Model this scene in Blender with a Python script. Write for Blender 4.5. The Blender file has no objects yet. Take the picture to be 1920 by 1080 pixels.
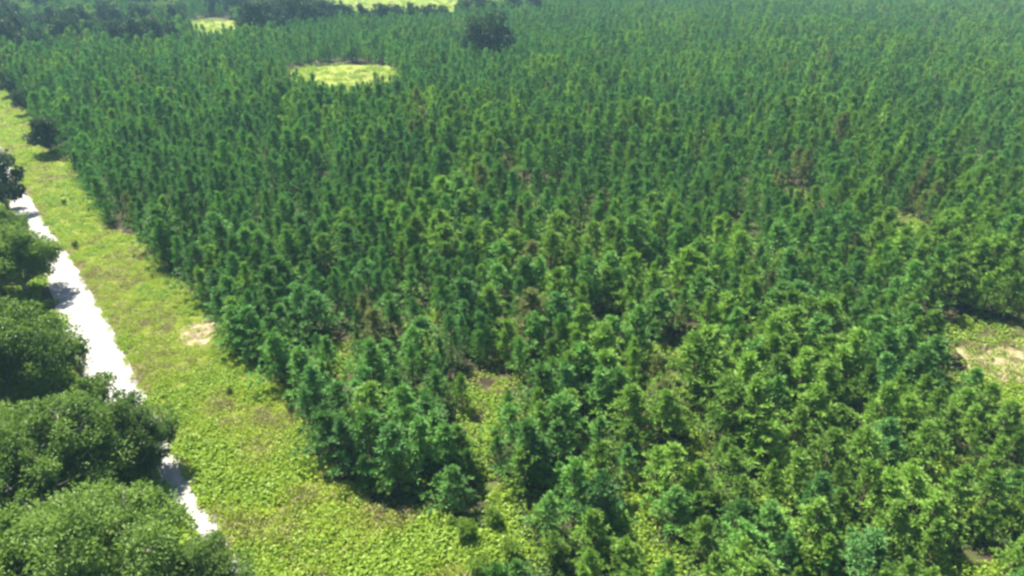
import bpy, math, random
import numpy as np
from mathutils import Vector, noise as mnoise

random.seed(7)
R = math.radians
sc = bpy.context.scene
COL = sc.collection

# ------------------------------------------------------------------ camera
CAM_H = 45.0
PITCH = R(27.3)
F = 1300.0                                   # focal length in photo pixels (1920 wide)
SP, CP = math.sin(PITCH), math.cos(PITCH)

def ground(px, py, z=0.0):
    """photo pixel -> world point on the plane at height z"""
    a, b = (px - 960) / F, -(py - 540) / F
    d = (a, CP + b * SP, -SP + b * CP)
    t = (z - CAM_H) / d[2]
    return (d[0] * t, d[1] * t, z)

def pixel(x, y, z=0.0):
    zz = z - CAM_H
    depth = y * CP - zz * SP
    up = y * SP + zz * CP
    return 960 + F * x / depth, 540 - F * up / depth, depth

cam_d = bpy.data.cameras.new('camera')
cam = bpy.data.objects.new('camera', cam_d)
COL.objects.link(cam)
cam.location = (0, 0, CAM_H)
cam.rotation_euler = (math.pi / 2 - PITCH, 0, 0)
cam_d.sensor_width = 36
cam_d.lens = F / 1920 * 36
cam_d.clip_start = 0.5
cam_d.clip_end = 6000
sc.camera = cam

# ------------------------------------------------------------------ light
SUN_EL, SUN_AZ = R(55), R(-38)               # beyond the stand, a little to the left
w = bpy.data.worlds.new('World'); sc.world = w; w.use_nodes = True
nt = w.node_tree
bg = nt.nodes['Background']
sky = nt.nodes.new('ShaderNodeTexSky')
sky.sky_type = 'NISHITA'; sky.sun_disc = False
sky.sun_elevation = SUN_EL; sky.sun_rotation = SUN_AZ
nt.links.new(sky.outputs[0], bg.inputs[0])
bg.inputs[1].default_value = 0.05
sl = bpy.data.lights.new('sun', 'SUN'); sl.energy = 5.0; sl.angle = R(0.5); sl.color = (1, 0.93, 0.80)
so = bpy.data.objects.new('sun', sl); COL.objects.link(so)
sdir = Vector((math.sin(SUN_AZ) * math.cos(SUN_EL), math.cos(SUN_AZ) * math.cos(SUN_EL), math.sin(SUN_EL)))
so.rotation_euler = sdir.to_track_quat('Z', 'Y').to_euler()
so.location = (-60, 120, 150)

vs = sc.view_settings
sc.display_settings.display_device = 'sRGB'
vs.view_transform = 'Standard'; vs.look = 'None'; vs.gamma = 1; vs.exposure = 1.92
try: vs.use_curve_mapping = False
except Exception: pass
sc.render.engine = 'CYCLES'
cy = sc.cycles
cy.max_bounces = 6; cy.diffuse_bounces = 3; cy.transmission_bounces = 4; cy.volume_bounces = 0
cy.use_denoising = True
cy.filter_width = 2.7

# ------------------------------------------------------------------ materials
def rgba(c): return (c[0], c[1], c[2], 1)

def leaf_material(name, dark, light, trans=0.35, nscale=1.3, jitter=0.35, tint=0.7):
    m = bpy.data.materials.new(name); m.use_nodes = True
    n = m.node_tree.nodes; l = m.node_tree.links; n.clear()
    out = n.new('ShaderNodeOutputMaterial')
    tc = n.new('ShaderNodeTexCoord'); oi = n.new('ShaderNodeObjectInfo')
    nz = n.new('ShaderNodeTexNoise'); nz.inputs['Scale'].default_value = nscale; nz.inputs['Detail'].default_value = 3
    l.new(tc.outputs['Object'], nz.inputs['Vector'])
    add = n.new('ShaderNodeMath'); add.operation = 'MULTIPLY_ADD'
    l.new(oi.outputs['Random'], add.inputs[0]); add.inputs[1].default_value = jitter
    l.new(nz.outputs['Fac'], add.inputs[2])
    mr = n.new('ShaderNodeMapRange')
    mr.inputs['From Min'].default_value = 0.32; mr.inputs['From Max'].default_value = 0.68 + jitter
    l.new(add.outputs[0], mr.inputs['Value'])
    mx = n.new('ShaderNodeMix'); mx.data_type = 'RGBA'
    mx.inputs['A'].default_value = rgba(dark); mx.inputs['B'].default_value = rgba(light)
    l.new(mr.outputs[0], mx.inputs['Factor'])
    df = n.new('ShaderNodeBsdfPrincipled')
    df.inputs['Roughness'].default_value = 0.55
    df.inputs['Specular IOR Level'].default_value = 0.25
    l.new(mx.outputs['Result'], df.inputs['Base Color'])
    tr = n.new('ShaderNodeBsdfTranslucent')
    g = n.new('ShaderNodeMix'); g.data_type = 'RGBA'; g.blend_type = 'MULTIPLY'; g.inputs['Factor'].default_value = 1
    g.inputs['B'].default_value = (1.25, 1.35, tint, 1)
    l.new(mx.outputs['Result'], g.inputs['A']); l.new(g.outputs['Result'], tr.inputs['Color'])
    ms = n.new('ShaderNodeMixShader'); ms.inputs[0].default_value = trans
    l.new(df.outputs[0], ms.inputs[1]); l.new(tr.outputs[0], ms.inputs[2])
    l.new(ms.outputs[0], out.inputs['Surface'])
    return m

def blotch_material(name, stops, scale=0.3, detail=8, rough=0.9, bump=0.3, bscale=6.0, second=None):
    """colour ramp over noise in object space, an optional second blotch colour, and bump"""
    m = bpy.data.materials.new(name); m.use_nodes = True
    n = m.node_tree.nodes; l = m.node_tree.links
    p = n['Principled BSDF']; p.inputs['Roughness'].default_value = rough
    p.inputs['Specular IOR Level'].default_value = 0.1
    tc = n.new('ShaderNodeTexCoord')
    nz = n.new('ShaderNodeTexNoise'); nz.inputs['Scale'].default_value = scale
    nz.inputs['Detail'].default_value = detail; nz.inputs['Roughness'].default_value = 0.62
    l.new(tc.outputs['Object'], nz.inputs['Vector'])
    cr = n.new('ShaderNodeValToRGB')
    e = cr.color_ramp.elements
    e[0].position, e[0].color = stops[0][0], rgba(stops[0][1])
    e[1].position, e[1].color = stops[-1][0], rgba(stops[-1][1])
    for pos, c in stops[1:-1]:
        k = e.new(pos); k.color = rgba(c)
    l.new(nz.outputs['Fac'], cr.inputs[0])
    col = cr.outputs[0]
    if second:
        s2, lo, hi, c2 = second
        n2 = n.new('ShaderNodeTexNoise'); n2.inputs['Scale'].default_value = s2; n2.inputs['Detail'].default_value = 6
        l.new(tc.outputs['Object'], n2.inputs['Vector'])
        mr = n.new('ShaderNodeMapRange'); mr.inputs['From Min'].default_value = lo; mr.inputs['From Max'].default_value = hi
        l.new(n2.outputs['Fac'], mr.inputs['Value'])
        mx = n.new('ShaderNodeMix'); mx.data_type = 'RGBA'
        l.new(mr.outputs[0], mx.inputs['Factor']); l.new(col, mx.inputs['A']); mx.inputs['B'].default_value = rgba(c2)
        col = mx.outputs['Result']
    l.new(col, p.inputs['Base Color'])
    nb = n.new('ShaderNodeTexNoise'); nb.inputs['Scale'].default_value = bscale; nb.inputs['Detail'].default_value = 4
    l.new(tc.outputs['Object'], nb.inputs['Vector'])
    b = n.new('ShaderNodeBump'); b.inputs['Strength'].default_value = bump; b.inputs['Distance'].default_value = 0.2
    l.new(nb.outputs['Fac'], b.inputs['Height']); l.new(b.outputs[0], p.inputs['Normal'])
    return m

M = {}
M['pine_deep'] = leaf_material('deep green pine needles', (0.034, 0.096, 0.020), (0.190, 0.405, 0.084), trans=.20)
M['pine_blue'] = leaf_material('blue green pine needles', (0.030, 0.090, 0.024), (0.165, 0.375, 0.102), trans=.20)
M['pine_yellow'] = leaf_material('yellow green pine needles', (0.050, 0.115, 0.018), (0.255, 0.440, 0.066), trans=.23)
M['pine_dry'] = leaf_material('olive pine needles', (0.095, 0.125, 0.042), (0.225, 0.255, 0.095), trans=.3)
M['oak'] = leaf_material('oak leaves', (0.044, 0.098, 0.022), (0.190, 0.285, 0.068), trans=0.34, nscale=0.45)
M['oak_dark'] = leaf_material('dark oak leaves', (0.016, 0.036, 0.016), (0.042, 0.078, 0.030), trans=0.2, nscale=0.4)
M['shrub'] = leaf_material('shrub leaves', (0.075, 0.140, 0.022), (0.200, 0.300, 0.050), trans=0.4)
M['shrub_dark'] = leaf_material('dark shrub leaves', (0.040, 0.080, 0.020), (0.100, 0.165, 0.040), trans=0.3)
M['weed'] = leaf_material('weed leaves', (0.215, 0.280, 0.026), (0.330, 0.425, 0.052), trans=0.38, jitter=0.4)
M['weed_green'] = leaf_material('green weed leaves', (0.150, 0.235, 0.024), (0.260, 0.380, 0.048), trans=0.38, jitter=0.4)
M['dry'] = leaf_material('dry grass', (0.13, 0.11, 0.05), (0.24, 0.205, 0.10), trans=0.2, jitter=0.8)
M['bark'] = blotch_material('pine bark', [(0.35, (0.09, 0.062, 0.045)), (0.65, (0.20, 0.15, 0.12))], scale=5, bscale=12)
M['bark_grey'] = blotch_material('grey bark', [(0.35, (0.13, 0.12, 0.105)), (0.65, (0.30, 0.28, 0.25))], scale=4, bscale=12)
M['ground'] = blotch_material('forest floor', [(0.30, (0.022, 0.018, 0.014)), (0.46, (0.050, 0.038, 0.026)), (0.55, (0.048, 0.062, 0.018)), (0.70, (0.10, 0.125, 0.03))],
                              scale=0.33, bump=0.6, second=(0.16, 0.62, 0.72, (0.15, 0.115, 0.07)))
M['strip'] = blotch_material('verge grass', [(0.28, (0.085, 0.110, 0.014)), (0.45, (0.110, 0.140, 0.018)), (0.60, (0.130, 0.155, 0.022)), (0.75, (0.15, 0.155, 0.03))],
                             scale=0.42, bump=0.6, second=(0.22, 0.62, 0.80, (0.19, 0.16, 0.065)))
M['field'] = blotch_material('field grass', [(0.3, (0.13, 0.165, 0.025)), (0.7, (0.21, 0.235, 0.045))], scale=0.12, bump=0.4)
M['clearing'] = blotch_material('clearing grass', [(0.30, (0.10, 0.11, 0.03)), (0.43, (0.20, 0.18, 0.085)), (0.57, (0.32, 0.28, 0.17)), (0.70, (0.18, 0.19, 0.05))],
                                scale=0.5, bump=0.7)
M['soil'] = blotch_material('shade darkened soil under the pines', [(0.30, (0.018, 0.015, 0.010)), (0.46, (0.034, 0.028, 0.016)), (0.56, (0.070, 0.057, 0.032)), (0.62, (0.05, 0.072, 0.018))], scale=.6, bump=.6)  # brown soil, its colour lowered to carry the shade lying in the gaps
M['road'] = blotch_material('white sand', [(0.3, (0.20, 0.195, 0.185)), (0.5, (0.27, 0.265, 0.255)), (0.7, (0.33, 0.325, 0.315))], scale=0.5, second=(.9, .60, .78, (.17, .16, .135)), bump=0.25, bscale=2.5)
M['sand'] = blotch_material('bare sand', [(0.30, (0.14, 0.11, 0.065)), (0.50, (0.25, 0.20, 0.13)), (0.70, (0.37, 0.32, 0.23))], scale=1.2, bump=0.5)
M['verge_line'] = blotch_material('olive brown verge line', [(0.3, (0.07, 0.06, 0.025)), (0.7, (0.14, 0.12, 0.05))], scale=1.0, bump=0.5)

# ------------------------------------------------------------------ mesh helpers
class Geo:
    def __init__(s): s.v = []; s.f = []; s.m = []
    def quad(s, pts, mi=0):
        b = len(s.v); s.v.extend(pts); s.f.append(tuple(range(b, b + len(pts)))); s.m.append(mi)
    def tube(s, pts, rad, sides=5, mi=0):
        """tapered limb through pts"""
        rings = []
        for i, (p, r) in enumerate(zip(pts, rad)):
            a = Vector(pts[max(i - 1, 0)]); b = Vector(pts[min(i + 1, len(pts) - 1)])
            d = (b - a).normalized() if (b - a).length > 1e-6 else Vector((0, 0, 1))
            u = d.orthogonal().normalized(); q = d.cross(u)
            base = len(s.v)
            for k in range(sides):
                t = 2 * math.pi * k / sides
                s.v.append(tuple(Vector(p) + u * (r * math.cos(t)) + q * (r * math.sin(t))))
            rings.append(base)
        for r0, r1 in zip(rings, rings[1:]):
            for k in range(sides):
                k2 = (k + 1) % sides
                s.f.append((r0 + k, r0 + k2, r1 + k2, r1 + k)); s.m.append(mi)
        s.f.append(tuple(rings[-1] + k for k in range(sides))); s.m.append(mi)
    def merge(s, o, mi):
        b = len(s.v); s.v.extend(o.v); s.f.extend(tuple(i + b for i in f) for f in o.f); s.m.extend([mi] * len(o.f))
    def mesh(s, name, mats):
        me = bpy.data.meshes.new(name)
        me.from_pydata([tuple(p) for p in s.v], [], s.f)
        for m in mats: me.materials.append(m)
        if len(mats) > 1: me.polygons.foreach_set('material_index', s.m)
        me.update()
        return me

def rnd_unit(rg):
    z = rg.uniform(-1, 1); t = rg.uniform(0, 2 * math.pi); r = math.sqrt(1 - z * z)
    return Vector((r * math.cos(t), r * math.sin(t), z))

def blade(g, p, d, L, wd, rg, droop=0.0):
    """one leaf or needle bundle: a folded kite"""
    side = d.cross(rnd_unit(rg) * .75 + Vector((0, 0, 1)))
    if side.length < 1e-4: side = d.orthogonal()
    side.normalize(); nrm = side.cross(d)
    tip = p + d * L + Vector((0, 0, -droop * L))
    mid = p + d * (L * 0.5) + nrm * (wd * 0.35)
    g.quad([p, mid + side * (wd * .5), tip, mid - side * (wd * .5)])

def tuft(g, p, axis, n, L, wd, rg, spread=0.85):
    for _ in range(n):
        d = (axis * 0.75 + rnd_unit(rg) * spread).normalized()
        blade(g, p, d, L * rg.uniform(.7, 1.15), wd * rg.uniform(.7, 1.2), rg)

def make_pine(seed, far=False, dense=1.0):
    """unit-ish pine about 6 m tall; returns (crown geo, trunk geo)"""
    rg = random.Random(seed)
    h = 6.0
    crown, trunk = Geo(), Geo()
    lean = Vector((rg.uniform(-.25, .25), rg.uniform(-.25, .25), 0))
    def axis_at(z): return lean * (z / h) ** 2 + Vector((0, 0, z))
    zs = [0, .6, 2, 4, h * .97]
    trunk.tube([axis_at(z) for z in zs], [.13, .10, .085, .05, .012], 6 if not far else 4)
    Rm = rg.uniform(1.3, 2.1)
    step = 0.52 if not far else 0.55
    z = rg.uniform(.55, .95)
    while z < h * .97:
        t = z / h
        prof = min(1.0, (t + .16) / .30) * (1 - t) ** 0.88 * 1.26 + .08
        nb = rg.randint(4, 6) if not far else rg.randint(3, 4)
        a0 = rg.uniform(0, 6.28)
        for k in range(nb):
            if rg.random() < .16: continue
            a = a0 + 6.283 * k / nb + rg.uniform(-.4, .4)
            ln = Rm * prof * rg.uniform(.55, 1.2)
            el = R(8 + 48 * t + rg.uniform(-10, 12))
            d = Vector((math.cos(a) * math.cos(el), math.sin(a) * math.cos(el), math.sin(el)))
            p0 = axis_at(z)
            tip = p0 + d * ln + Vector((0, 0, .12 * ln))
            if not far: trunk.tube([p0, p0 + d * ln * .55, tip], [.028, .02, .008], 3)
            fr = (.36, .68, 1.0) if not far else (.62, 1.0)
            for f_ in fr:
                p = p0.lerp(tip, f_) + rnd_unit(rg) * .08
                ax = (d * .7 + Vector((0, 0, .75))).normalized()
                if not far: tuft(crown, p, ax, int(15 * dense), .58 * (1 - .25 * t), .11 * (1 - .12 * t), rg, .74)
                else: tuft(crown, p, ax, 6, .80 * (1 - .25 * t), .25 * (1 - .18 * t), rg, .75)
        z += step * rg.uniform(.8, 1.2)
    top = axis_at(h * .97)
    for k in range(4 if not far else 2):
        tuft(crown, top - Vector((0, 0, .16 * k)), Vector((0, 0, 1)), 8, .55, .08 if not far else .16, rg, .32)
    return crown, trunk

def make_broad(seed, h, rad, leaves, leaf, lobes=16, base=0.22, flat=0.8):
    """spreading broadleaf tree: trunk with limbs, crown of leafy lobes"""
    rg = random.Random(seed)
    crown, trunk = Geo(), Geo()
    cz = h * (base + 1) / 2
    hz = h * (1 - base) / 2
    tr = .032 * h
    fork = Vector((rg.uniform(-.2, .2), rg.uniform(-.2, .2), h * max(base, .14)))
    trunk.tube([(0, 0, 0), (fork * .5), fork], [tr * 1.35, tr, tr * .9], 8)
    cs = []
    tries = 0
    while len(cs) < lobes and tries < 400:
        tries += 1
        u = rnd_unit(rg)
        if u.z < -.55: continue
        rr = rg.uniform(.45, .86)
        c = Vector((u.x * rad * rr, u.y * rad * rr, cz + u.z * hz * rr))
        lr = rad * rg.uniform(.26, .42)
        if all((c - q[0]).length > .45 * (lr + q[1]) for q in cs): cs.append((c, lr))
    for c, lr in cs:
        mid = fork.lerp(c, .5) + rnd_unit(rg) * .1 * rad + Vector((0, 0, -.05 * h))
        trunk.tube([fork, mid, c, c + (c - mid) * .35], [tr * .5, tr * .32, tr * .16, tr * .05], 5)
        for _ in range(4):
            q = c + rnd_unit(rg) * lr * .85
            trunk.tube([c, c.lerp(q, .55) + rnd_unit(rg) * .1, q], [tr * .14, tr * .08, tr * .03], 3)
    tot = sum(l ** 2 for _, l in cs)
    for c, lr in cs:
        nl = int(leaves * lr ** 2 / tot)
        subs = [(rnd_unit(rg), rg.uniform(.22, .42)) for _ in range(9)]
        for _ in range(nl):
            su, sr = rg.choice(subs)
            sc_ = c + Vector((su.x, su.y, su.z * flat)) * lr * .78
            u = rnd_unit(rg)
            p = sc_ + u * lr * sr * (rg.random() ** .4) * 1.25
            d = (u * .8 + rnd_unit(rg) * .7 + Vector((0, 0, .1))).normalized()
            blade(crown, p, d, leaf * rg.uniform(.7, 1.3), leaf * rg.uniform(.5, .75), rg, .15)
    return crown, trunk

def make_shrub(seed, h, rad, leaves, leaf):
    rg = random.Random(seed)
    fol, stem = Geo(), Geo()
    n = rg.randint(6, 9)
    for k in range(n):
        a = 6.283 * k / n + rg.uniform(-.4, .4); rr = rad * rg.uniform(.15, .8)
        top = Vector((math.cos(a) * rr, math.sin(a) * rr, h * rg.uniform(.5, .92)))
        stem.tube([(0, 0, 0), top * .5 + Vector((0, 0, .1)), top], [.04, .025, .01], 4)
        lr = rad * rg.uniform(.3, .5)
        for _ in range(leaves // n):
            u = rnd_unit(rg)
            p = top + Vector((u.x * lr, u.y * lr, u.z * lr * .9)) * rg.random() ** .45
            if rg.random() < .25: p = p * rg.uniform(.45, .9)
            p.z = max(p.z, .05)
            blade(fol, p, (u + Vector((0, 0, .5)) + rnd_unit(rg) * .6).normalized(), leaf * rg.uniform(.6, 1.3), leaf * .5, rg, .1)
    return fol, stem

def make_weed(seed, rad, h, n, L, wd):
    rg = random.Random(seed); g = Geo()
    for _ in range(n):
        a = rg.uniform(0, 6.283); r = rad * math.sqrt(rg.random())
        p = Vector((math.cos(a) * r, math.sin(a) * r, h * rg.uniform(0, .75) * (1 - .5 * r / rad)))
        d = (Vector((math.cos(a) * .6, math.sin(a) * .6, .38)) + rnd_unit(rg) * .5).normalized()
        blade(g, p, d, L * rg.uniform(.6, 1.2), wd * rg.uniform(.6, 1.2), rg, .2)
    return g

def link(name, mesh, parent=None, loc=(0, 0, 0)):
    o = bpy.data.objects.new(name, mesh); COL.objects.link(o); o.location = loc
    if parent: o.parent = parent
    return o

def empty(name, loc, rz=0, s=1.0):
    o = bpy.data.objects.new(name, None); COL.objects.link(o)
    o.location = loc; o.rotation_euler = (0, 0, rz); o.scale = (s, s, s) if not isinstance(s, tuple) else s
    o.empty_display_size = .5
    return o

def tag(o, label, cat, group=None):
    o['label'] = label; o['category'] = cat
    if group: o['group'] = group

# ------------------------------------------------------------------ ground sheets
def sheet(name, pts, z, mat, rag=0.0, kind='structure', step=1.5, seed=0, ragscale=0.45):
    """flat sheet with a ragged outline, pts = world outline (counter-clockwise or clockwise)"""
    out = []
    for i, a in enumerate(pts):
        b = pts[(i + 1) % len(pts)]
        ax, ay = a[:2]; bx, by = b[:2]
        L = math.hypot(bx - ax, by - ay)
        n = max(1, int(L / step)) if rag else 1
        for k in range(n):
            t = k / n
            x, y = ax + (bx - ax) * t, ay + (by - ay) * t
            if rag:
                d = mnoise.fractal(Vector((x * ragscale, y * ragscale, seed * 7.3)), .9, 2.0, 4) * rag
                x += -(by - ay) / max(L, 1e-6) * d; y += (bx - ax) / max(L, 1e-6) * d
            out.append((x, y, z))
    me = bpy.data.meshes.new(name)
    import bmesh
    bm = bmesh.new()
    f = bm.faces.new([bm.verts.new(p) for p in out])
    bmesh.ops.triangulate(bm, faces=[f])
    for f in bm.faces:
        if f.normal.z < 0: f.normal_flip()
    bm.to_mesh(me); bm.free()
    me.materials.append(mat)
    o = link(name, me); o['kind'] = kind
    return o

def P(*pix): return [ground(x, y)[:2] for x, y in pix]

sheet('ground', [(-3000, -400), (3000, -400), (3000, 4500), (-3000, 4500)], 0, M['ground'])

# right edge of the sand road (photo pixels, far to near)
road_r = [(-170, 20), (-90, 130), (-25, 225), (20, 305), (45, 352), (100, 440), (145, 505), (205, 605), (250, 700), (292, 775), (330, 842), (380, 925), (432, 1005), (500, 1115), (640, 1330)]
rr = P(*road_r)
def offset_line(line, d, ws=None):
    res = []
    for i, p in enumerate(line):
        a = line[max(i - 1, 0)]; b = line[min(i + 1, len(line) - 1)]
        dx, dy = b[0] - a[0], b[1] - a[1]; L = math.hypot(dx, dy)
        q = d if ws is None else math.copysign(ws[i], d)
        res.append((p[0] + dy / L * q, p[1] - dx / L * q))
    return res
ROAD_W = 5.0
sgn = 1 if offset_line(rr, ROAD_W)[5][0] < rr[5][0] else -1
rl = offset_line(rr, sgn * ROAD_W, [3.6, 3.6, 3.6, 3.6, 3.6, 3.8, 4.1, 4.9, 4.9, 4.2, 3.1, 2.7, 2.6, 2.6, 2.6])

# tree line on the strip's right side
tree_edge = [(-60, 75), (20, 172), (62, 215), (112, 285), (155, 345), (203, 432), (268, 447), (300, 505), (372, 552), (410, 600), (445, 665), (510, 712), (565, 790), (605, 900), (700, 960), (840, 985), (905, 1035), (900, 1120), (1000, 1330)]
te = P(*tree_edge)
strip_poly = [(p[0] - 3 * sgn * 0, p[1]) for p in rr] + [(p[0] + .5, p[1]) for p in te[::-1]]
sheet('grass_verge', strip_poly, .02, M['strip'], rag=.8, seed=2)
sheet('verge_edge', offset_line(rr, .3 * sgn) + offset_line(rr, -1.2 * sgn)[::-1], .032, M['verge_line'], rag=.45, seed=5)  # narrow olive brown strip along the road's right side
sheet('sand_road', rr + rl[::-1], .04, M['road'], rag=.4, seed=3)
sheet('sand_patch', P((330, 640), (345, 612), (385, 600), (392, 580), (412, 596), (402, 625), (388, 645), (352, 655)), .045, M['sand'], rag=.5, seed=4, step=.6)
sheet('dry_patch', P((505, 800), (530, 770), (560, 810), (575, 880), (545, 880), (520, 850)), .036, M['sand'], rag=.8, seed=9, step=.6)
sheet('clearing', P((1790, 648), (1840, 662), (1910, 640), (2040, 595), (2110, 690), (1990, 735), (1900, 735), (1830, 705)), .02, M['clearing'], rag=1.2, seed=6)
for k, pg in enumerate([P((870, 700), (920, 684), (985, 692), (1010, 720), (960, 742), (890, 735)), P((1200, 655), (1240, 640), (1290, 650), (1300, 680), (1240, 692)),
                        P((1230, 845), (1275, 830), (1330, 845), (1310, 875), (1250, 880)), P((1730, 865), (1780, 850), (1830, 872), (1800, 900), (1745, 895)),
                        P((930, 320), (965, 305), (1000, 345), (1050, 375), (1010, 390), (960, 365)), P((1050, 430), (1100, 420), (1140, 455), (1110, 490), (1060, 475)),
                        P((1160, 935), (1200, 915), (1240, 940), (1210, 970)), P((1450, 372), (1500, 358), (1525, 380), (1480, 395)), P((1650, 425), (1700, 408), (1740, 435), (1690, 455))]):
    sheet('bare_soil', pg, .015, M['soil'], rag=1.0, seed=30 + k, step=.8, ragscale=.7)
sheet('meadow', P((500, 168), (545, 130), (640, 122), (735, 122), (762, 158), (690, 178), (560, 182)), .02, M['field'], rag=1.5, seed=7, step=3)
sheet('far_field', P((340, 72), (350, 42), (455, 38), (460, 66), (420, 76)), .02, M['field'], rag=2, seed=8, step=4)
sheet('far_pasture', P((600, 28), (640, -22), (820, -25), (1000, -20), (930, 20), (850, 40), (740, 30)), .02, M['field'], rag=2, seed=11, step=5)

# ------------------------------------------------------------------ regions
def inside(poly, x, y):
    c = False; j = len(poly) - 1
    for i in range(len(poly)):
        xi, yi = poly[i][:2]; xj, yj = poly[j][:2]
        if (yi > y) != (yj > y) and x < (xj - xi) * (y - yi) / (yj - yi) + xi: c = not c
        j = i
    return c

# bare places in the stand: (px, py, rx, ry, how empty)
GAPS = [(925, 715, 65, 26, 1), (900, 785, 55, 22, 1), (905, 850, 22, 44, 1), (940, 920, 36, 35, 1), (955, 668, 25, 25, .8),
        (1240, 665, 45, 26, 1), (1310, 650, 40, 22, .8), (1275, 850, 45, 24, 1), (1300, 800, 35, 22, .7), (1885, 672, 150, 58, 1),
        (1770, 880, 60, 28, 1), (1190, 935, 40, 35, .9), (1800, 1075, 110, 35, .9), (1235, 1060, 70, 30, .9),
        (960, 335, 22, 32, .9), (1010, 365, 40, 22, .8), (1090, 460, 45, 34, .75), (950, 430, 16, 16, .6), (1480, 375, 45, 22, .8), (1690, 430, 50, 32, .75),
        (1830, 318, 55, 16, .8), (640, 650, 30, 24, .8), (800, 610, 40, 30, .7), (1010, 510, 30, 18, .6), (690, 690, 28, 20, .8),
        (1480, 560, 40, 25, .5), (1780, 610, 70, 20, .9), (640, 152, 135, 33, 1), (402, 58, 62, 24, 1), (780, 5, 215, 38, 1), (1410, 950, 50, 25, .6),
        (1560, 820, 40, 25, .6), (1130, 830, 20, 14, .5), (1480, 880, 40, 20, .6), (940, 1010, 60, 40, .8), (1690, 860, 30, 18, .5)]

LEFT_OF_ROAD = rl
pine_poly = te + [(900, -60), (900, 40), (900, 760), (-700, 760), (-700, 345)]

BROWN = [(1090, 450), (960, 340), (1480, 380), (1690, 420), (700, 670), (1010, 520)]
def gap_at(px, py):
    g = 0
    for gx, gy, rx, ry, k in GAPS:
        hh = .5 * max(0, 4.2 * F / pixel(*ground(gx, gy))[2] * .72) * (.3 + .7 * (gy > 380))      # room for the crowns standing in front
        if ((px - gx) / (rx * .88)) ** 2 + ((py - gy - hh) / (ry + hh)) ** 2 < 1: g = max(g, k)
    return g

rg = random.Random(21)
def px_out(x, y): return False
pines = []          # (x, y, scale, rot, hue, px, py, depth)
ROW = R(9)
cr_, sr_ = math.cos(ROW), math.sin(ROW)
SPX, SPY = 2.95, 2.75
for i in range(-240, 240):
    for j in range(6, 270):
        u = i * SPX + rg.uniform(-.75, .75); v = j * SPY + rg.uniform(-.8, .8)
        x, y = u * cr_ + v * sr_, -u * sr_ + v * cr_
        r1, r2, r3, r4 = rg.random(), rg.random(), rg.random(), rg.random()
        if y < 22 or y > 640: continue
        if abs(x) > .80 * y + 26 or px_out(x, y): continue
        px, py, dep = pixel(x, y)
        if not inside(pine_poly, x, y): continue
        # far-left limit of the plantation: mixed woods and fields take over
        if px < 330 and 70 - .05 * px < py < 112 - .05 * px and r4 < .6: continue
        if 330 <= px < 1010 and py < 60 - (px - 330) * .055 and r4 < .5: continue
        g = gap_at(px, py)
        if r1 < g: continue
        thin = mnoise.noise(Vector((x * .09, y * .09, 3.1)))
        near = max(0.0, min(1.0, (py - 560) / 260))
        if r1 < .05 + .50 * max(0, thin) * (1 - .6 * near * (px > 980)): continue
        hn = mnoise.noise(Vector((x * .035, y * .035, 9.7)))
        yel = .14 + .42 * max(0, min(1, (px - 900) / 900)) + .36 * near + .8 * hn
        blu = .45 - .35 * max(0, min(1, (px - 500) / 1200)) - .38 * near - .6 * hn
        hue = 2 if r2 < yel else (1 if r2 > 1 - max(0.04, blu) else 0)
        if rg.random() < .01 + .25 * any(((px - a) / 70) ** 2 + ((py - b) / 55) ** 2 < 1 for a, b in BROWN): hue = 3
        s = (0.74 + .72 * r3 ** 1.2) * (1 + .34 * hn + .22 * thin)
        if r4 < .06: s *= .62
        if py > 880: s *= .82
        pines.append([x, y, s, rg.uniform(0, 6.283), hue, px, py, dep])
# hand-set trees of the front clump and the lone ones beside it
for px, py, s, hue in [(622, 862, 1.0, 0), (655, 885, 1.08, 1), (700, 880, 1.12, 0), (742, 905, 1.1, 1), (790, 893, 1.15, 0), (835, 897, 1.05, 0), (860, 880, .85, 2),
                       (640, 815, 1.05, 0), (700, 820, 1.1, 2), (760, 830, 1.12, 0), (810, 840, 1.05, 1), (985, 890, 1.1, 0), (1010, 905, .9, 1),
                       (1060, 780, 1.15, 1), (1090, 750, 1.2, 0), (1150, 790, 1.1, 0), (455, 655, 1.05, 0), (480, 665, 1.1, 1), (530, 720, 1.1, 0), (575, 745, 1.05, 0),
                       (1070, 960, 1.0, 0), (1120, 1000, 1.05, 1), (1330, 700, 1.05, 2), (1400, 730, 1.1, 0), (1440, 800, 1.1, 0), (1530, 770, 1.05, 2), (1640, 760, 1.1, 1)]:
    x, y, _ = ground(px, py)
    pines = [p for p in pines if (p[0] - x) ** 2 + (p[1] - y) ** 2 > 1.3 ** 2]
    pines.append([x, y, s * 1.14, rg.uniform(0, 6.283), hue, px, py, pixel(x, y)[2]])

HUES = ['pine_deep', 'pine_blue', 'pine_yellow', 'pine_dry']
NH = len(HUES)
SHAPES = 9
near_meshes = {}
for s_ in range(SHAPES):
    c, t = make_pine(100 + s_, dense=[1, 1.15, .85, 1, 1.1, .9, .7, 1.2, 1][s_])
    tm = t.mesh('pine_trunk', [M['bark']])
    for h_ in range(NH):
        near_meshes[(s_, h_)] = (c.mesh('pine_crown', [M[HUES[h_]]]), tm, c, t)

# the 300 pines that show largest in the frame are objects of their own
def shows(p):
    px, py, dep = p[5], p[6], p[7]
    tx, ty, _ = pixel(p[0], p[1], 5.2 * p[2])
    m = 14
    return -m < tx < 1920 + m and ty < 1080 - 12 and ty > 0
cand = sorted((p for p in pines if shows(p)), key=lambda p: p[7] / p[2])
single = cand[:296]
ids = set(id(p) for p in single)
rest = [p for p in pines if id(p) not in ids]

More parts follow.
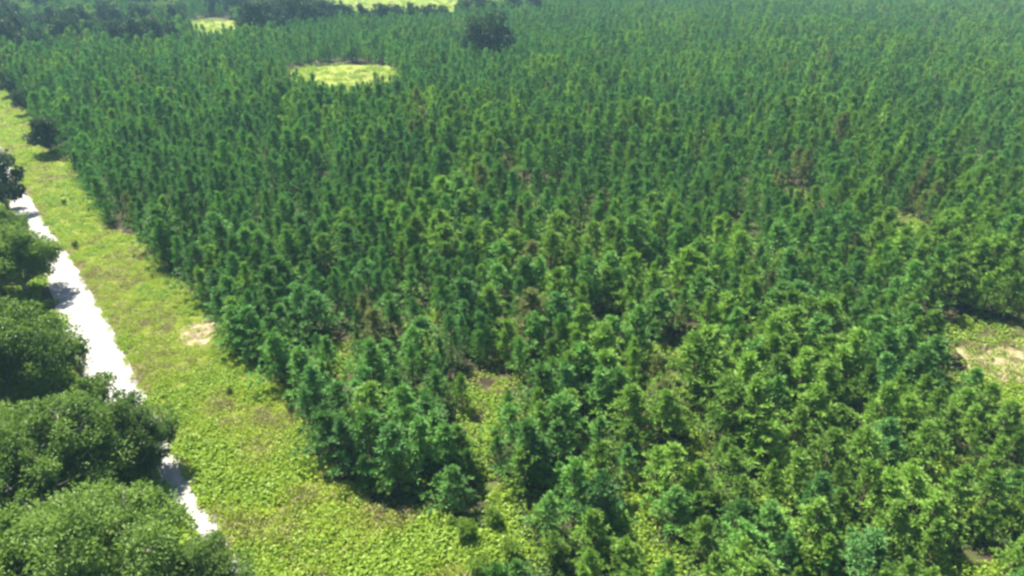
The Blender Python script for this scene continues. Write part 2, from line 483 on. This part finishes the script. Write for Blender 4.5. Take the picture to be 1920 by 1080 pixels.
ZONES = [  # (test on base pixel, phrase, group)
    (lambda x, y: x < 900 and y > 800, 'in the shadowed front clump beside the grass verge', 'pines in the front clump'),
    (lambda x, y: x < 620, 'at the edge of the grass verge', 'pines along the grass verge'),
    (lambda x, y: x < 860 and y > 700, 'behind the shadowed front clump', 'pines behind the front clump'),
    (lambda x, y: x < 860, 'between the verge and the brown gap', 'pines between the verge and the brown gap'),
    (lambda x, y: x < 1100 and y > 850, 'right of the grassy lane at front', 'pines right of the grassy lane'),
    (lambda x, y: x < 1180 and y > 700, 'right of the brown shaded gap', 'pines right of the brown gap'),
    (lambda x, y: x < 1180, 'above the brown shaded gap', 'pines above the brown gap'),
    (lambda x, y: x < 1420 and y > 880, 'among the shrubs at bottom centre', 'pines among the bottom shrubs'),
    (lambda x, y: x < 1420 and y > 690, 'beside the tan bare spot', 'pines beside the tan bare spot'),
    (lambda x, y: x < 1420, 'above the reddish bare spot', 'pines above the reddish bare spot'),
    (lambda x, y: x < 1680 and y > 880, 'in the lower right thicket', 'pines in the lower right thicket'),
    (lambda x, y: x < 1680 and y > 720, 'left of the pale clearing, low down', 'pines left of and below the pale clearing'),
    (lambda x, y: x < 1680, 'left of the pale clearing, further back', 'pines left of the pale clearing'),
    (lambda x, y: y > 850, 'in the bottom right corner', 'pines in the bottom right corner'),
    (lambda x, y: y > 690, 'on the near side of the pale clearing', 'pines in front of the pale clearing'),
    (lambda x, y: True, 'behind the pale clearing', 'pines behind the pale clearing')]
HN = ['deep green', 'bluish green', 'yellowish green', 'pale olive']
ORD = ['first', 'second', 'third', 'fourth', 'fifth', 'sixth', 'seventh', 'eighth', 'ninth', 'tenth', 'eleventh', 'twelfth', 'thirteenth', 'fourteenth', 'fifteenth', 'sixteenth', 'seventeenth', 'eighteenth', 'nineteenth', 'twentieth'] + ['twenty-' + q for q in ('first', 'second', 'third', 'fourth', 'fifth', 'sixth', 'seventh', 'eighth', 'ninth')]
keys = {}
for p in single:
    z = next(k for k, zn in enumerate(ZONES) if zn[0](p[5], p[6]))
    size = 'small' if p[2] < .78 else ('medium' if p[2] < 1.02 else 'tall')
    keys.setdefault((z, size, p[4]), []).append(p)
for (z, size, hue), lst in keys.items():
    lst.sort(key=lambda p: p[5])
    for k, p in enumerate(lst):
        lab = '%s %s pine %s' % (size, HN[hue], ZONES[z][1])
        n = len(lst)
        if n == 2: lab += ', ' + ('left' if k == 0 else 'right') + ' of two'
        elif n > 2:
            lab += ', ' + ('leftmost' if k == 0 else 'rightmost' if k == n - 1 else ORD[k] + ' from left')
        t = empty('pine_tree', (p[0], p[1], 0), p[3], (p[2] * rg.uniform(.98, 1.2), p[2] * rg.uniform(.98, 1.2), p[2] * .84))
        tag(t, lab, 'pine tree', ZONES[z][2])
        cm, tm, _, _ = near_meshes[(rg.randrange(SHAPES), hue)]
        link('crown', cm, t); link('trunk', tm, t)

# ------------------------------------------------------------------ scattered stuff
def scatter(name, pts, protos, mats_meshes, kind='stuff', label=None):
    """one object: its vertices carry variant, size and turn; a node tree sets the plants there"""
    pc = bpy.data.collections.new(name + ' shapes')
    for k, me in enumerate(mats_meshes):
        o = bpy.data.objects.new('%s shape %03d' % (name, k), me); pc.objects.link(o)
    me = bpy.data.meshes.new(name)
    a = np.array([(p[0], p[1], p[2]) for p in pts], np.float32)
    me.vertices.add(len(pts)); me.vertices.foreach_set('co', a.ravel())
    for nm, ty, key in (('variant', 'INT', 3), ('size', 'FLOAT', 4), ('turn', 'FLOAT', 5)):
        at = me.attributes.new(nm, ty, 'POINT'); at.data.foreach_set('value', [p[key] for p in pts])
    o = link(name, me); o['kind'] = kind
    if label: o['label'] = label
    ng = bpy.data.node_groups.new(name + ' scatter', 'GeometryNodeTree')
    ng.interface.new_socket('Geometry', in_out='INPUT', socket_type='NodeSocketGeometry')
    ng.interface.new_socket('Geometry', in_out='OUTPUT', socket_type='NodeSocketGeometry')
    N, L = ng.nodes, ng.links
    gi, go = N.new('NodeGroupInput'), N.new('NodeGroupOutput')
    ci = N.new('GeometryNodeCollectionInfo'); ci.inputs['Collection'].default_value = pc
    ci.inputs['Separate Children'].default_value = True; ci.inputs['Reset Children'].default_value = True
    ip = N.new('GeometryNodeInstanceOnPoints'); ip.inputs['Pick Instance'].default_value = True
    def attr(nm, ty):
        q = N.new('GeometryNodeInputNamedAttribute'); q.data_type = ty; q.inputs['Name'].default_value = nm; return q.outputs['Attribute']
    cx = N.new('ShaderNodeCombineXYZ'); L.new(attr('turn', 'FLOAT'), cx.inputs['Z'])
    L.new(gi.outputs[0], ip.inputs['Points']); L.new(ci.outputs[0], ip.inputs['Instance'])
    L.new(attr('variant', 'INT'), ip.inputs['Instance Index'])
    er = N.new('FunctionNodeEulerToRotation'); L.new(cx.outputs[0], er.inputs[0]); L.new(er.outputs[0], ip.inputs['Rotation'])
    L.new(attr('size', 'FLOAT'), ip.inputs['Scale'])
    L.new(ip.outputs[0], go.inputs[0])
    md = o.modifiers.new('scatter', 'NODES'); md.node_group = ng
    return o

def both(c, t, mats):
    g = Geo(); g.merge(c, 0); g.merge(t, 1); return g.mesh('pine', mats)
stand_meshes = []
def slim(g, a=.95, b=1.03):
    q = Geo(); q.v = [(p[0] * a, p[1] * a, p[2] * b) for p in g.v]; q.f = g.f; q.m = g.m
    return q
for s_ in range(SHAPES):
    c, t = near_meshes[(s_, 0)][2:]
    c, t = slim(c), slim(t)
    for h_ in range(NH): stand_meshes.append(both(c, t, [M[HUES[h_]], M['bark']]))
NFAR = 6
for s_ in range(NFAR):
    c, t = make_pine(300 + s_, far=True)
    c, t = slim(c, .92, 1.10), slim(t, .92, 1.10)
    for h_ in range(NH): stand_meshes.append(both(c, t, [M[HUES[h_]], M['bark']]))
pts = []
for x, y, s, rot, hue, px, py, dep in rest:
    if dep < 190 + rg.uniform(-60, 60): k = rg.randrange(SHAPES) * NH + hue
    else: k = SHAPES * NH + rg.randrange(NFAR) * NH + hue
    pts.append((x, y, 0, k, s, rot))
scatter('pine_stand', pts, None, stand_meshes, label='dense young pine stand filling the middle and far ground')
print('PINES', len(pines), 'single', len(single), 'farthest', single[-1][7], single[-1][6])

# weeds on the verge
wm = []
for k in range(4): wm.append(make_weed(500 + k, .55, .38, 74, .30, .085).mesh('weed', [M['weed']]))
for k in range(3): wm.append(make_weed(520 + k, .60, .55, 46, .36, .19).mesh('weed', [M['weed_green']]))
for k in range(2): wm.append(make_weed(540 + k, .5, .5, 40, .5, .06).mesh('weed', [M['dry']]))
for k in range(3): wm.append(make_weed(560 + k, .6, .5, 56, .36, .15).mesh('weed', [M['shrub_dark']]))  # dark leaves set beneath the pines, deepening the shade there by colour
vp = []
xs = [p[0] for p in strip_poly]; ys = [p[1] for p in strip_poly]
for _ in range(110000):
    # more points near the camera
    y = 26 + 300 * rg.random() ** 2.2
    x = rg.uniform(-.95 * y - 10, .2 * y)
    if not inside(strip_poly, x, y): continue
    px, py, dep = pixel(x, y)
    if abs(px - 960) > 1150: continue
    nn = mnoise.noise(Vector((x * .16, y * .16, 1.7))) + rg.uniform(-.28, .28); n2 = mnoise.noise(Vector((x * .5, y * .5, 5.1)))
    if rg.random() < .28 + .9 * n2 + .22 * (py > 750): continue
    if ((px - 365) / 42) ** 2 + ((py - 628) / 32) ** 2 < 1 and rg.random() < .62: continue
    if nn > .12 and rg.random() < .75: k = 4 + rg.randrange(3)
    elif nn < -.22 and rg.random() < .6: k = 7 + rg.randrange(2)
    else: k = rg.randrange(4)
    vp.append((x, y, .02, k, rg.uniform(.55, 1.15) * (1 + .55 * max(0, min(1, (py - 650) / 250))) * (1 + max(0, dep - 90) / 160), rg.uniform(0, 6.28)))
scatter('verge_weeds', vp, None, wm, label='low yellow green weeds covering the grass verge')
# undergrowth in the stand and clearings
up = []
for _ in range(9000):
    y = 24 + 150 * rg.random() ** 1.4
    x = rg.uniform(-.95 * y - 6, -.25 * y)
    if inside(strip_poly, x, y) or inside(pine_poly, x, y) or inside(rr + rl[::-1], x, y): continue
    up.append((x, y, 0, 4 + rg.randrange(3), rg.uniform(.8, 1.8), rg.uniform(0, 6.28)))
for _ in range(26000):
    y = 24 + 150 * rg.random() ** 1.4
    x = rg.uniform(-.6 * y, .80 * y + 10)
    if not inside(pine_poly, x, y): continue
    n2 = mnoise.noise(Vector((x * .22, y * .22, 8.1)))
    px, py, dep = pixel(x, y)
    lush = .35 * (py > 840) * (px > 860) + .45 * (gap_at(px, py) > .5)
    if rg.random() > .30 + .9 * n2 + lush * .7: continue
    clear = ((px - 1850) / 130) ** 2 + ((py - 672) / 50) ** 2 < 1
    k = (7 + rg.randrange(2)) if (clear and rg.random() < .6) else (9 + rg.randrange(3) if gap_at(px, py) < .5 and rg.random() < .8 else 4 + rg.randrange(3) if rg.random() < .85 else rg.randrange(4))
    up.append((x, y, 0, k, rg.uniform(.6, 1.5), rg.uniform(0, 6.28)))
scatter('undergrowth', up, None, wm, label='patchy green undergrowth between the pines')
print('WEEDS', len(vp), len(up))

# ------------------------------------------------------------------ shrubs
shrub_meshes = []
for k in range(4):
    f_, s_ = make_shrub(600 + k, 2.0, 1.05, 620, .30)
    shrub_meshes.append((f_.mesh('foliage', [M['shrub']]), f_.mesh('foliage', [M['shrub_dark']]), s_.mesh('stem', [M['bark']])))
def shrub(px, py, s, dark, label, group=None):
    x, y, _ = ground(px, py)
    t = empty('shrub', (x, y, 0), rg.uniform(0, 6.28), (s * rg.uniform(.9, 1.2), s * rg.uniform(.9, 1.2), s))
    tag(t, label, 'shrub', group)
    m = shrub_meshes[rg.randrange(4)]
    link('foliage', m[1] if dark else m[0], t); link('stem', m[2], t)
for px, py, s, lab in [(432, 742, .42, 'small dark bush in mid verge below the sand patch'), (545, 772, .45, 'small dark bush on the verge close to the pines'),
                       (142, 465, .55, 'small dark bush beside the road far along the verge'), (122, 385, .5, 'tiny dark bush on the far verge'),
                       (395, 560, .5, 'dark bush at the pine edge above the sand patch'), (500, 680, .45, 'dark bush at the pine edge below the sand patch')]:
    shrub(px, py, s, True, lab)
SH = [(875, 1010, .95, 'shrub at the front corner of the pine clump'), (925, 985, .9, 'shrub just right of the front pine clump shadow'),
      (960, 1050, 1.0, 'shrub at bottom centre beside the weeds'), (900, 1075, .9, 'shrub at the bottom edge beside the weeds'),
      (1010, 985, .9, 'shrub below the lone pine at front'), (1040, 1060, 1.0, 'shrub at bottom edge right of centre'),
      (1165, 1065, .95, 'shrub beside the dark bottom gap'), (1290, 925, 1.0, 'shrub below the tan bare spot'), (1340, 965, 1.05, 'bigger shrub below the tan bare spot'),
      (1300, 1010, .95, 'shrub above the bottom centre gap'), (1390, 1060, 1.1, 'rounded shrub on the bottom edge, centre right'), (1500, 1065, 1.1, 'rounded shrub on the bottom edge, right of its twin'),
      (1580, 1010, 1.1, 'bushy shrub in the lower right thicket'), (1640, 1060, 1.15, 'large shrub at the bottom edge, lower right'), (1720, 950, 1.05, 'shrub below the brown spot at right'),
      (1690, 800, 1.0, 'bright shrub in front of the pale clearing'), (1885, 820, 1.15, 'orange tinged bright shrub at the right edge'), (1830, 790, 1.0, 'bright shrub near the right edge below the clearing'),
      (1760, 745, .9, 'shrub on the lower rim of the clearing'), (1600, 690, .9, 'shrub left of the clearing'), (1890, 1000, 1.2, 'shrub in the bottom right corner'),
      (1400, 880, 1.0, 'shrub right of the tan bare spot'), (1520, 930, 1.0, 'shrub at the middle of the lower right thicket'), (1200, 850, .9, 'shrub left of the tan bare spot'),
      (930, 815, .7, 'low shrub on the grassy lane'), (965, 655, .9, 'bright shrub above the brown shaded gap'), (770, 690, .85, 'bright shrub left of the brown shaded gap'),
      (1120, 905, .9, 'shrub above the dark gap at bottom centre'), (1450, 990, 1.0, 'shrub between two bottom edge shrubs'), (1840, 900, 1.0, 'shrub right of the brown spot')]
for px, py, s, lab in SH: shrub(px, py, s, False, 'yellow green ' + lab, 'yellow green shrubs')

# ------------------------------------------------------------------ broadleaf trees
def broad(name, px, py, mesh, s, label, group=None, rot=None, z=0, cat='tree'):
    x, y, _ = ground(px, py)
    t = empty(name, (x, y, 0), rg.uniform(0, 6.28) if rot is None else rot, s)
    tag(t, label, cat, group)
    link('crown', mesh[0], t); link('trunk', mesh[1], t)
    return t
def bm_(seed, h, rad, leaves, leaf, mat, **k):
    c, t = make_broad(seed, h, rad, leaves, leaf, **k)
    return (c.mesh('oak_crown', [M[mat]]), t.mesh('oak_trunk', [M['bark_grey']]))
oakA = bm_(700, 9, 6.6, 42000, .29, 'oak', lobes=32, base=.12)
oakB = bm_(701, 8, 5.0, 28000, .28, 'oak', lobes=26, base=.12)
oakC = bm_(702, 8, 4.6, 23000, .28, 'oak', lobes=24, base=.12)
oakD = bm_(707, 8, 5.0, 9000, .28, 'oak', lobes=22, base=.2)
oakS = bm_(703, 5.5, 2.4, 1500, .30, 'oak', lobes=9)
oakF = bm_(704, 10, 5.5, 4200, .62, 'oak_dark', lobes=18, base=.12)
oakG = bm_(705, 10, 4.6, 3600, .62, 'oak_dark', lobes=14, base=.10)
oakH = bm_(706, 9, 5.0, 3600, .62, 'oak', lobes=15, base=.12)

for a in [(170, 1185, oakA, 1.15, 'huge spreading oak filling the bottom left corner'),
          (400, 1140, oakC, .7, 'smaller green oak at the roadside, bottom edge'),
          (105, 950, oakB, 1.25, 'dark limbed oak whose shadow crosses the road'),
          (258, 880, oakC, .85, 'small dark oak at road edge, right of the dark limbed oak'),
          (20, 905, oakD, 1.0, 'thin crowned oak with grey limbs showing, near the left edge'),
          (30, 745, oakB, 1.3, 'oak leaning over the widest stretch of white road'),
          (-100, 690, oakA, 1.0, 'big oak cut by the left edge above the road'),
          (155, 722, oakS, 1.05, 'sparse little tree seen against the white road'),
          (205, 790, oakS, 1.1, 'sparse little dark tree at the road bend shadow'),
          (52, 548, oakC, 1.12, 'pale green oak shading the upper road'),
          (-70, 530, oakB, 1.1, 'oak cut by left edge beside the upper road'),
          (14, 396, oakG, .9, 'dark oak hiding the far end of the white road'),
          (-12, 350, oakF, .95, 'dark oak at left edge beyond the visible road end'),
          (22, 456, oakC, .66, 'small oak beside the upper road between its dark and pale neighbours'),
          (-95, 320, oakF, .9, 'farthest dark oak left of the road')]:
    broad('oak_tree', a[0], a[1], a[2], a[3], a[4], 'oaks left of the sand road')
for a in [(96, 288, oakF, .78, 'dark round oak standing alone at the verge edge'), (58, 215, oakF, .7, 'dark oak at the verge behind the round lone oak'),
          (22, 182, oakG, .75, 'dark oak where the verge meets the left edge'), (35, 150, oakF, .9, 'tall dark oak past the verge end'),
          (915, 122, oakF, 1.75, 'big domed dark oak rising above the distant pines'), (870, 118, oakF, .8, 'lesser oak at the left foot of the big domed oak'),
          (1600, 150, oakG, .62, 'dark oak among the upper right pines'), (1745, 118, oakF, .55, 'small dark oak among pines near upper right'),
          (1695, 12, oakF, .9, 'dark oak at the top edge, upper right'), (610, 114, oakG, .5, 'dark oak behind the sunlit meadow'), (660, 116, oakF, .45, 'dark oak behind the meadow, right of its neighbour'),
          (575, 112, oakF, .6, 'small dark oak left behind the meadow')]:
    broad('oak_tree', a[0], a[1], a[2], a[3], a[4], 'dark oaks in and around the pine stand')
# woods along the far edge of the plantation
belt = []
for k, (px, py, s) in enumerate([(0, 112, 1.3), (35, 100, 1.2), (70, 116, .9), (135, 96, 1.1), (160, 84, 1.2), (190, 96, .9), (235, 104, 1.0), (265, 104, 1.1), (292, 100, 1.0), (318, 92, .8),
          (20, 70, 1.3), (110, 66, 1.0), (210, 62, 1.0), (270, 58, .9), (330, 55, .9), (300, 30, 1.0), (250, 25, 1.1), (180, 30, 1.1), (90, 35, 1.2), (40, 30, 1.3), (-10, 45, 1.3),
          (478, 74, 1.2), (505, 72, 1.2), (440, 34, 1.0), (400, 28, 1.0), (540, 56, 1.1), (565, 62, 1.2), (590, 56, 1.1), (615, 52, 1.0), (650, 52, 1.2), (680, 50, 1.2),
          (720, 50, 1.2), (745, 50, 1.1), (775, 48, 1.2), (805, 48, 1.1), (830, 46, 1.0), (875, 42, 1.1), (905, 40, 1.0), (960, 36, .9), (1000, 30, .9), (1045, 18, .9), (1080, 14, .9), (1110, 10, .8),
          (480, 22, 1.1), (520, 20, 1.1), (560, 15, 1.1), (590, 10, 1.1)]):
    where = ('far left, before' if px < 340 else 'between the two far fields, in' if px < 620 else 'below the far pasture, in')
    belt.append((px, py, s))
def nth(k): return ORD[k]
rows = [('front row of the far left woods', [b for b in belt if b[0] < 340 and b[1] > 80]), ('back rows of the far left woods', [b for b in belt if b[0] < 340 and b[1] <= 80]),
        ('belt between the two far fields', [b for b in belt if 340 <= b[0] < 640 and b[1] > 40]), ('woods behind the far field', [b for b in belt if 340 <= b[0] < 640 and b[1] <= 40]),
        ('dark belt below the far pasture', [b for b in belt if b[0] >= 640])]
for phrase, lst in rows:
    lst.sort()
    for k, (px, py, s) in enumerate(lst):
        broad('woodland_tree', px, py, (oakF, oakG, oakH)[0 if k % 3 == 0 else 1 if k % 3 == 1 else (2 if py < 40 else 0)], s * (.92 if 630 < px < 870 else 1.3),
              'dark tree in the %s, %s from the left' % (phrase, nth(k)), phrase)

woods_meshes = []
for k in range(5):
    c, t = make_broad(800 + k, 9.5, 5.0, 2400, .72, lobes=13, base=.08)
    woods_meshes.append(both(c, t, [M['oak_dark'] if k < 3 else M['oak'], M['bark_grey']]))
wp = []
for _ in range(5200):
    y = rg.uniform(300, 900); x = rg.uniform(-.85 * y, .25 * y)
    px, py, dep = pixel(x, y)
    if not (-90 < px < 1180 and -75 < py < 66 - .055 * max(0, px - 250)): continue
    if gap_at(px, py + 6) or ((px - 780) / 225) ** 2 + ((py + 4) / 46) ** 2 < 1: continue
    if rg.random() > (.34 if py > 10 else .55): continue
    wp.append((x, y, 0, rg.randrange(5), rg.uniform(.6, 1.25), rg.uniform(0, 6.28)))
scatter('distant_woods', wp, None, woods_meshes, label='hazy mixed woods reaching to the top edge beyond the plantation')
fp = []
for _ in range(12000):
    y = rg.uniform(200, 640); x = rg.uniform(-.6 * y, .12 * y)
    px, py, dep = pixel(x, y)
    if not (((px - 640) / 120) ** 2 + ((py - 150) / 30) ** 2 < 1 or ((px - 402) / 66) ** 2 + ((py - 57) / 20) ** 2 < 1 or ((px - 780) / 215) ** 2 + ((py - 5) / 38) ** 2 < 1): continue
    fp.append((x, y, 0, rg.choice([0, 1, 2, 3, 4, 5, 6, 6, 7]), rg.uniform(1.2, 2.6), rg.uniform(0, 6.28)))
scatter('field_grass', fp, None, wm, label='tall grass tussocks in the far meadow and fields')
print('WOODS', len(wp), len(fp))

# ------------------------------------------------------------------ haze
def box(name, x0, x1, y0, y1, z0, z1):
    v = [(x, y, z) for z in (z0, z1) for y in (y0, y1) for x in (x0, x1)]
    f = [(0, 2, 3, 1), (4, 5, 7, 6), (0, 1, 5, 4), (2, 6, 7, 3), (0, 4, 6, 2), (1, 3, 7, 5)]
    me = bpy.data.meshes.new(name); me.from_pydata(v, [], f); me.update(); return link(name, me)
hz = box('haze', -3100, 3100, -500, 4600, -1, 60)
hz['kind'] = 'stuff'
hm = bpy.data.materials.new('haze'); hm.use_nodes = True
hn_ = hm.node_tree.nodes; hn_.clear()
ho = hn_.new('ShaderNodeOutputMaterial'); pv = hn_.new('ShaderNodeVolumePrincipled')
pv.inputs['Color'].default_value = (0.40, 0.72, 0.92, 1); pv.inputs['Density'].default_value = 0.00023; pv.inputs['Anisotropy'].default_value = 0.0
hm.node_tree.links.new(pv.outputs[0], ho.inputs['Volume'])
hz.data.materials.append(hm)
